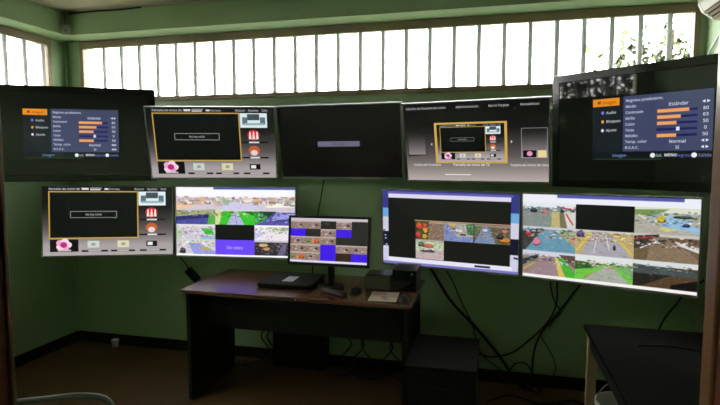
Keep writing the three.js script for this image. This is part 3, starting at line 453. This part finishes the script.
{ // floor: tower under the desk, low black cabinet at its right, white cup
  const t = thing('computer_tower', 'black computer tower standing in shade under the desk', 'computer', [-1.4, 0, 0.085]);
  part('case', rbox(-0.2, 0.2, 0.012, 0.43, -0.065, 0.065, 0.005), M.blackMatte, t); part('front_panel', rbox(0.2, 0.212, 0.012, 0.43, -0.063, 0.063, 0.004), M.black, t);
  for (const x of [-0.16, 0.16]) part('foot', rbox(x - 0.02, x + 0.02, 0, 0.013, -0.05, 0.05, 0.003), M.blackMatte, t);
  const c = thing('low_cabinet', 'low black cabinet at the right end of the desk', 'cabinet', [-0.255, 0, 0.69]);
  part('body', rbox(-0.195, 0.195, 0.03, 0.432, -0.27, 0.255, 0.004), M.blackMatte, c); part('top', rbox(-0.2, 0.2, 0.432, 0.45, -0.275, 0.27, 0.004), M.blackMatte, c); part('plinth', rbox(-0.185, 0.185, 0, 0.03, -0.25, 0.235, 0.003), M.blackMatte, c);
  for (let i = 0; i < 2; i++) { const dr = part('drawer', rbox(-0.19, 0.19, 0.036 + i * 0.2, 0.228 + i * 0.2, 0.255, 0.271, 0.003), M.blackMatte, c); part('handle', rbox(-0.05, 0.05, 0.13 + i * 0.2, 0.14 + i * 0.2, 0.271, 0.287, 0.004), M.black, dr); }
  const k = thing('paper_cup', 'small white cup on the floor by the back wall', 'cup', [-3.09, 0, 0.06]);
  part('wall', new THREE.LatheGeometry([[0.024, 0], [0.03, 0.055], [0.032, 0.057], [0.032, 0.06], [0.029, 0.06], [0.023, 0.003], [0, 0.003]].map((p) => new THREE.Vector2(...p)), 28), M.white, k);
  part('base', new THREE.CylinderGeometry(0.024, 0.024, 0.003, 24).translate(0, 0.0015, 0), M.white, k);
}
{ // side table at the right
  const t = thing('side_table', 'black topped table with pale wooden legs at lower right', 'table', [0.87, 0, 1.6]);
  part('tabletop', rbox(-0.395, 0.39, 0.728, 0.75, -0.665, 0.665, 0.003), new THREE.MeshPhysicalMaterial({ color: 0x080807, roughness: 0.7, specularIntensity: 0.2 }), t, 'dark charcoal tabletop');
  for (const [x, z] of [[-0.36, -0.62], [0.355, -0.62], [-0.36, 0.62], [0.355, 0.62]]) part('leg', rbox(x - 0.022, x + 0.022, 0, 0.728, z - 0.022, z + 0.022, 0.004), M.beech, t, 'pale wooden leg');
  part('apron', rbox(-0.372, -0.35, 0.64, 0.728, -0.598, 0.598, 0.003), M.blackMatte, t); part('apron', rbox(0.345, 0.367, 0.64, 0.728, -0.598, 0.598, 0.003), M.blackMatte, t);
  part('apron', rbox(-0.338, 0.333, 0.64, 0.728, -0.632, -0.61, 0.003), M.blackMatte, t); part('apron', rbox(-0.338, 0.333, 0.64, 0.728, 0.61, 0.632, 0.003), M.blackMatte, t);
  part('stretcher', rbox(-0.372, -0.35, 0.12, 0.16, -0.598, 0.598, 0.003), M.beech, t);
  tag(part('table_cord', tube([[0.66, 0.753, 1.22], [0.76, 0.753, 1.19], [0.9, 0.753, 1.22], [1.02, 0.753, 1.27]], 0.003, 30, 6), M.cable, scene), 'short black cord lying on the dark table at right', 'cord');
  const b = thing('plastic_bucket', 'white plastic bucket standing under the dark table', 'bucket', [0.65, 0, 1.05]); b.scale.set(1, 1.12, 1);
  part('body', new THREE.LatheGeometry([[0.001, 0], [0.1, 0], [0.125, 0.33], [0.129, 0.34], [0.129, 0.36], [0.121, 0.36], [0.117, 0.33], [0.094, 0.008], [0.001, 0.008]].map((p) => new THREE.Vector2(...p)), 36), M.white, b);
  part('handle', new THREE.TorusGeometry(0.127, 0.003, 6, 40, Math.PI).translate(0, 0.335, 0), M.steel, b);
}
{ // chair, only the top of its back shows
  const t = thing('visitor_chair', 'black chair with grey tube back frame at lower left', 'chair', [-1.385, 0.025, 2.37]); t.rotation.y = 0.5;
  // local: the sitter faces -z, backrest plane near z = +0.2
  part('back_frame', tube([[-0.2, 0.45, 0.17], [-0.205, 0.62, 0.185], [-0.2, 0.79, 0.2], [-0.18, 0.84, 0.203], [-0.12, 0.86, 0.205], [0, 0.862, 0.205], [0.12, 0.86, 0.205], [0.18, 0.84, 0.203], [0.2, 0.79, 0.2], [0.205, 0.62, 0.185], [0.2, 0.45, 0.17]], 0.009, 90, 10), M.tubeGrey, t, 'grey metal tube');
  part('backrest', rbox(-0.185, 0.185, 0.5, 0.825, -0.016, 0.016, 0.014, 4).rotateX(0.08).translate(0, -0.01, 0.235 - 0.06 - 0.02), M.chairFabric, t);
  part('seat', rbox(-0.22, 0.22, 0.42, 0.475, -0.24, 0.2, 0.024, 4), M.chairFabric, t);
  for (const s of [-1, 1]) { part('leg', tube([[s * 0.2, 0.45, 0.17], [s * 0.205, 0.25, 0.2], [s * 0.21, -0.017, 0.25]], 0.009, 20, 8), M.tubeGrey, t); part('leg', tube([[s * 0.2, 0.425, -0.2], [s * 0.205, 0.2, -0.215], [s * 0.21, -0.017, -0.23]], 0.009, 20, 8), M.tubeGrey, t); }
}

// ---------------------------------------------------------------- on the walls
{
  const a = thing('air_conditioner', 'white split air conditioner high on the right wall', 'air conditioner', [0, 0, 0]);
  const prof = (pts) => { const s = new THREE.Shape(); pts.forEach((p, i) => (i ? s.lineTo(...p) : s.moveTo(...p))); s.closePath(); return s; };
  const Z0 = 0.235, L = 0.82, body = [[1.278, 2.4], [1.235, 2.402], [1.17, 2.45], [1.15, 2.495], [1.148, 2.65], [1.17, 2.69], [1.278, 2.69]];
  part('body', new THREE.ExtrudeGeometry(prof(body), { depth: L - 0.06, bevelThickness: 0.004, bevelSize: 0.004, bevelOffset: -0.004, bevelSegments: 2 }).translate(0, 0, Z0 + 0.03), M.offwhite, a);
  part('end_cap', new THREE.ExtrudeGeometry(prof(body), { depth: 0.022, bevelThickness: 0.006, bevelSize: 0.006, bevelOffset: -0.005, bevelSegments: 3 }).translate(0, 0, Z0), M.white, a);
  part('end_cap', new THREE.ExtrudeGeometry(prof(body), { depth: 0.022, bevelThickness: 0.006, bevelSize: 0.006, bevelOffset: -0.005, bevelSegments: 3 }).translate(0, 0, Z0 + L - 0.025), M.white, a);
  // the sloping underside runs from (1.235, 2.402) to (1.17, 2.45): dark outlet with louvers along it
  const ux = 1.2025, uy = 2.426, ang = Math.atan2(2.402 - 2.45, 1.235 - 1.17), under = (g, along, out) => g.rotateZ(ang).translate(ux + Math.cos(ang) * along - Math.sin(-ang) * -out * -1, uy + Math.sin(ang) * along - Math.cos(ang) * out, Z0);
  part('outlet', under(rbox(-0.038, 0.038, -0.002, 0.002, 0.035, L - 0.035, 0.001, 1), 0, 0.002), M.blackMatte, a, 'dark air outlet');
  for (let i = 0; i < 3; i++) part('louver', under(rbox(-0.0075, 0.0075, -0.0025, 0.0025, 0.034, L - 0.034, 0.001, 1), -0.026 + i * 0.026, 0.006), M.frame, a);
  tag(part('drain_pipe', tube([[1.268, 2.4, 0.4], [1.268, 2.36, 0.31], [1.268, 2.3, 0.205], [1.268, 2.23, 0.085], [1.268, 2.15, 0.05], [1.268, 1.7, 0.05], [1.268, 1.2, 0.05]], 0.006, 60, 7), M.white, scene), 'white pipe running from the air conditioner down the corner', 'pipe');
}
{
  const j = thing('junction_box', 'small pale electrical box on the beam at upper left corner', 'electrical box', [-3.262, 2.6, 0.262]); j.rotation.y = Math.PI / 4; j.scale.setScalar(0.72);
  part('box', rbox(-0.045, 0.045, -0.055, 0.055, -0.02, 0.045, 0.006), M.boxGrey, j); part('cover', rbox(-0.04, 0.04, -0.05, 0.05, 0.045, 0.05, 0.003), M.boxGrey, j); part('knob', new THREE.CylinderGeometry(0.014, 0.016, 0.012, 18).rotateX(Math.PI / 2).translate(0, -0.012, 0.056), M.grey, j);
  part('conduit', new THREE.CylinderGeometry(0.011, 0.011, 0.09, 10).translate(-0.02, 0.1, 0.005), M.wall, j); part('conduit', new THREE.CylinderGeometry(0.011, 0.011, 0.09, 10).translate(0.02, 0.1, 0.005), M.wall, j);
  tag(part('corner_conduit', new THREE.CylinderGeometry(0.013, 0.013, BEAM - 0.09, 12).translate(XL + 0.018, 0.09 + (BEAM - 0.09) / 2, 0.018), M.wall, scene), 'green painted pipe down the left corner', 'pipe');
  tag(part('ceiling_cord', tube([[-3.25, 2.735, 0.232], [-3.0, 2.738, 0.23], [-2.8, 2.733, 0.235], [-2.6, 2.739, 0.23]], 0.006, 40, 6), M.cable, scene), 'black cord along the edge of ceiling and beam', 'cord');
}
const cord = (name, label, pts, r, group) => tag(part(numbered(name), tube(pts, r, Math.max(30, pts.length * 10), 7), M.cable, scene), label, 'cable', group);
const hang = 'cables hanging behind the televisions';
cord('power_cable', 'thin black cable dropping from the almost black television', [[-1.226, 1.44, 0.016], [-1.25, 1.3, 0.02], [-1.27, 1.188, 0.025], [-1.3, 0.95, 0.03], [-1.32, 0.72, 0.03], [-1.33, 0.5, 0.025], [-1.34, 0.445, 0.02]], 0.0045, hang);
cord('power_cable', 'thick black cable slanting down right from desk to floor', [[-0.45, 0.88, 0.12], [-0.404, 0.799, 0.05], [-0.273, 0.587, 0.035], [-0.094, 0.403, 0.035], [0.082, 0.2, 0.035], [0.19, 0.06, 0.06], [0.3, 0.012, 0.12]], 0.0105, hang);
cord('power_cable', 'thin wavy cable just right of the slanting thick cable', [[-0.33, 0.86, 0.1], [-0.261, 0.734, 0.04], [-0.2, 0.59, 0.03], [-0.13, 0.452, 0.03], [-0.08, 0.3, 0.03], [-0.042, 0.203, 0.035], [0.084, 0.11, 0.04], [0.222, 0.02, 0.08], [0.35, 0.008, 0.15]], 0.0045, hang);
cord('power_cable', 'cable bundle from the nine picture television curving left', [[0.45, 0.98, 0.34], [0.44, 0.8, 0.1], [0.444, 0.601, 0.04], [0.395, 0.478, 0.035], [0.281, 0.341, 0.03], [0.163, 0.235, 0.03], [0.014, 0.19, 0.03], [-0.1, 0.21, 0.035], [-0.2, 0.16, 0.04]], 0.006, hang);
cord('power_cable', 'cable from the nine picture television hanging to the loop', [[0.62, 0.95, 0.38], [0.562, 0.713, 0.06], [0.483, 0.583, 0.045], [0.4, 0.47, 0.045], [0.345, 0.38, 0.04], [0.321, 0.309, 0.035], [0.305, 0.2, 0.035], [0.31, 0.06, 0.06], [0.36, 0.008, 0.1]], 0.0065, hang);
cord('power_cable', 'short cable beside the bundle under the nine picture television', [[0.4, 0.98, 0.33], [0.4, 0.76, 0.08], [0.43, 0.63, 0.055], [0.47, 0.56, 0.06], [0.43, 0.5, 0.055], [0.4, 0.45, 0.06]], 0.005, hang);
cord('power_cable', 'thin cable bowing right and down to the baseboard', [[0.34, 0.4, 0.05], [0.37, 0.34, 0.035], [0.43, 0.24, 0.03], [0.457, 0.143, 0.03], [0.42, 0.06, 0.04], [0.36, 0.008, 0.08]], 0.003, hang);
cord('power_cable', 'looped cable lying against the baseboard', [[0.1, 0.02, 0.06], [0.145, 0.09, 0.035], [0.185, 0.155, 0.03], [0.252, 0.166, 0.03], [0.3, 0.11, 0.035], [0.31, 0.03, 0.06], [0.24, 0.008, 0.1]], 0.005, hang);
cord('power_cable', 'short cable curving down behind the dark table', [[1.2, 0.9, 0.4], [1.195, 0.72, 0.08], [1.185, 0.666, 0.04], [1.133, 0.582, 0.03], [1.09, 0.485, 0.03], [1.06, 0.3, 0.03], [1.03, 0.1, 0.04]], 0.006, hang);
cord('power_cable', 'cable from the street mosaic television to the hanging brick', [[-2.2, 0.95, 0.2], [-2.3, 0.82, 0.1], [-2.45, 0.82, 0.06], [-2.4, 0.75, 0.05], [-2.36, 0.69, 0.045]], 0.0045, hang);
cord('power_cable', 'cable leaving the hanging brick towards the floor', [[-2.31, 0.64, 0.045], [-2.25, 0.6, 0.04], [-2.2, 0.5, 0.035], [-2.17, 0.3, 0.03], [-2.1, 0.1, 0.03], [-1.98, 0.02, 0.06]], 0.004, hang);
{
  const b = thing('power_adapter', 'black adapter brick hanging left of the desk', 'adapter', [-2.335, 0.66, 0.05]); b.rotation.z = -0.75;
  part('case', rbox(-0.062, 0.062, -0.03, 0.03, -0.02, 0.02, 0.008, 3), M.black, b); part('strain_relief', new THREE.CylinderGeometry(0.007, 0.004, 0.03, 10).rotateZ(-Math.PI / 2).translate(0.075, 0, 0), M.blackMatte, b);
}
for (const [i, x] of [[0, -1.68], [1, -1.63], [2, -1.08], [3, -0.98], [4, -0.86], [5, -0.76], [6, -0.64]]) {
  const w = ['first left of the tower', 'touching the left side of the tower', 'right of the tower', 'second right of the tower', 'in the middle gap', 'crossing in the gap', 'at the right leg'][i], s = [-1, -1, 1, 1, -1, 1, -1][i];
  cord('tangled_cable', `black cable under the desk, ${w}`, [[x, 0.7, 0.12], [x + 0.05 * s, 0.5, 0.06], [x - 0.04 * s, 0.34, 0.035], [x + 0.07 * s, 0.2, 0.035], [x - 0.02 * s, 0.06, 0.05], [x + 0.12 * s, 0.012, 0.14], [x + 0.2 * s, 0.01, 0.2], [x + 0.22 * s, 0.01, 0.12]], 0.0055, 'tangled cables under the desk');
}
cord('floor_cable', 'black cable lying on the floor right of the cabinet', [[0.0, 0.008, 0.35], [0.15, 0.008, 0.22], [0.35, 0.008, 0.3], [0.55, 0.008, 0.2], [0.75, 0.008, 0.32], [0.9, 0.008, 0.2]], 0.006, 'cables on the floor');
cord('floor_cable', 'second floor cable nearer the dark table', [[0.05, 0.008, 0.5], [0.25, 0.008, 0.4], [0.42, 0.008, 0.52], [0.62, 0.008, 0.42], [0.85, 0.008, 0.5]], 0.005, 'cables on the floor');
scene.traverse((o) => { if (o.isMesh) { o.castShadow = true; o.receiveShadow = true; } });
renderer.render(scene, camera);
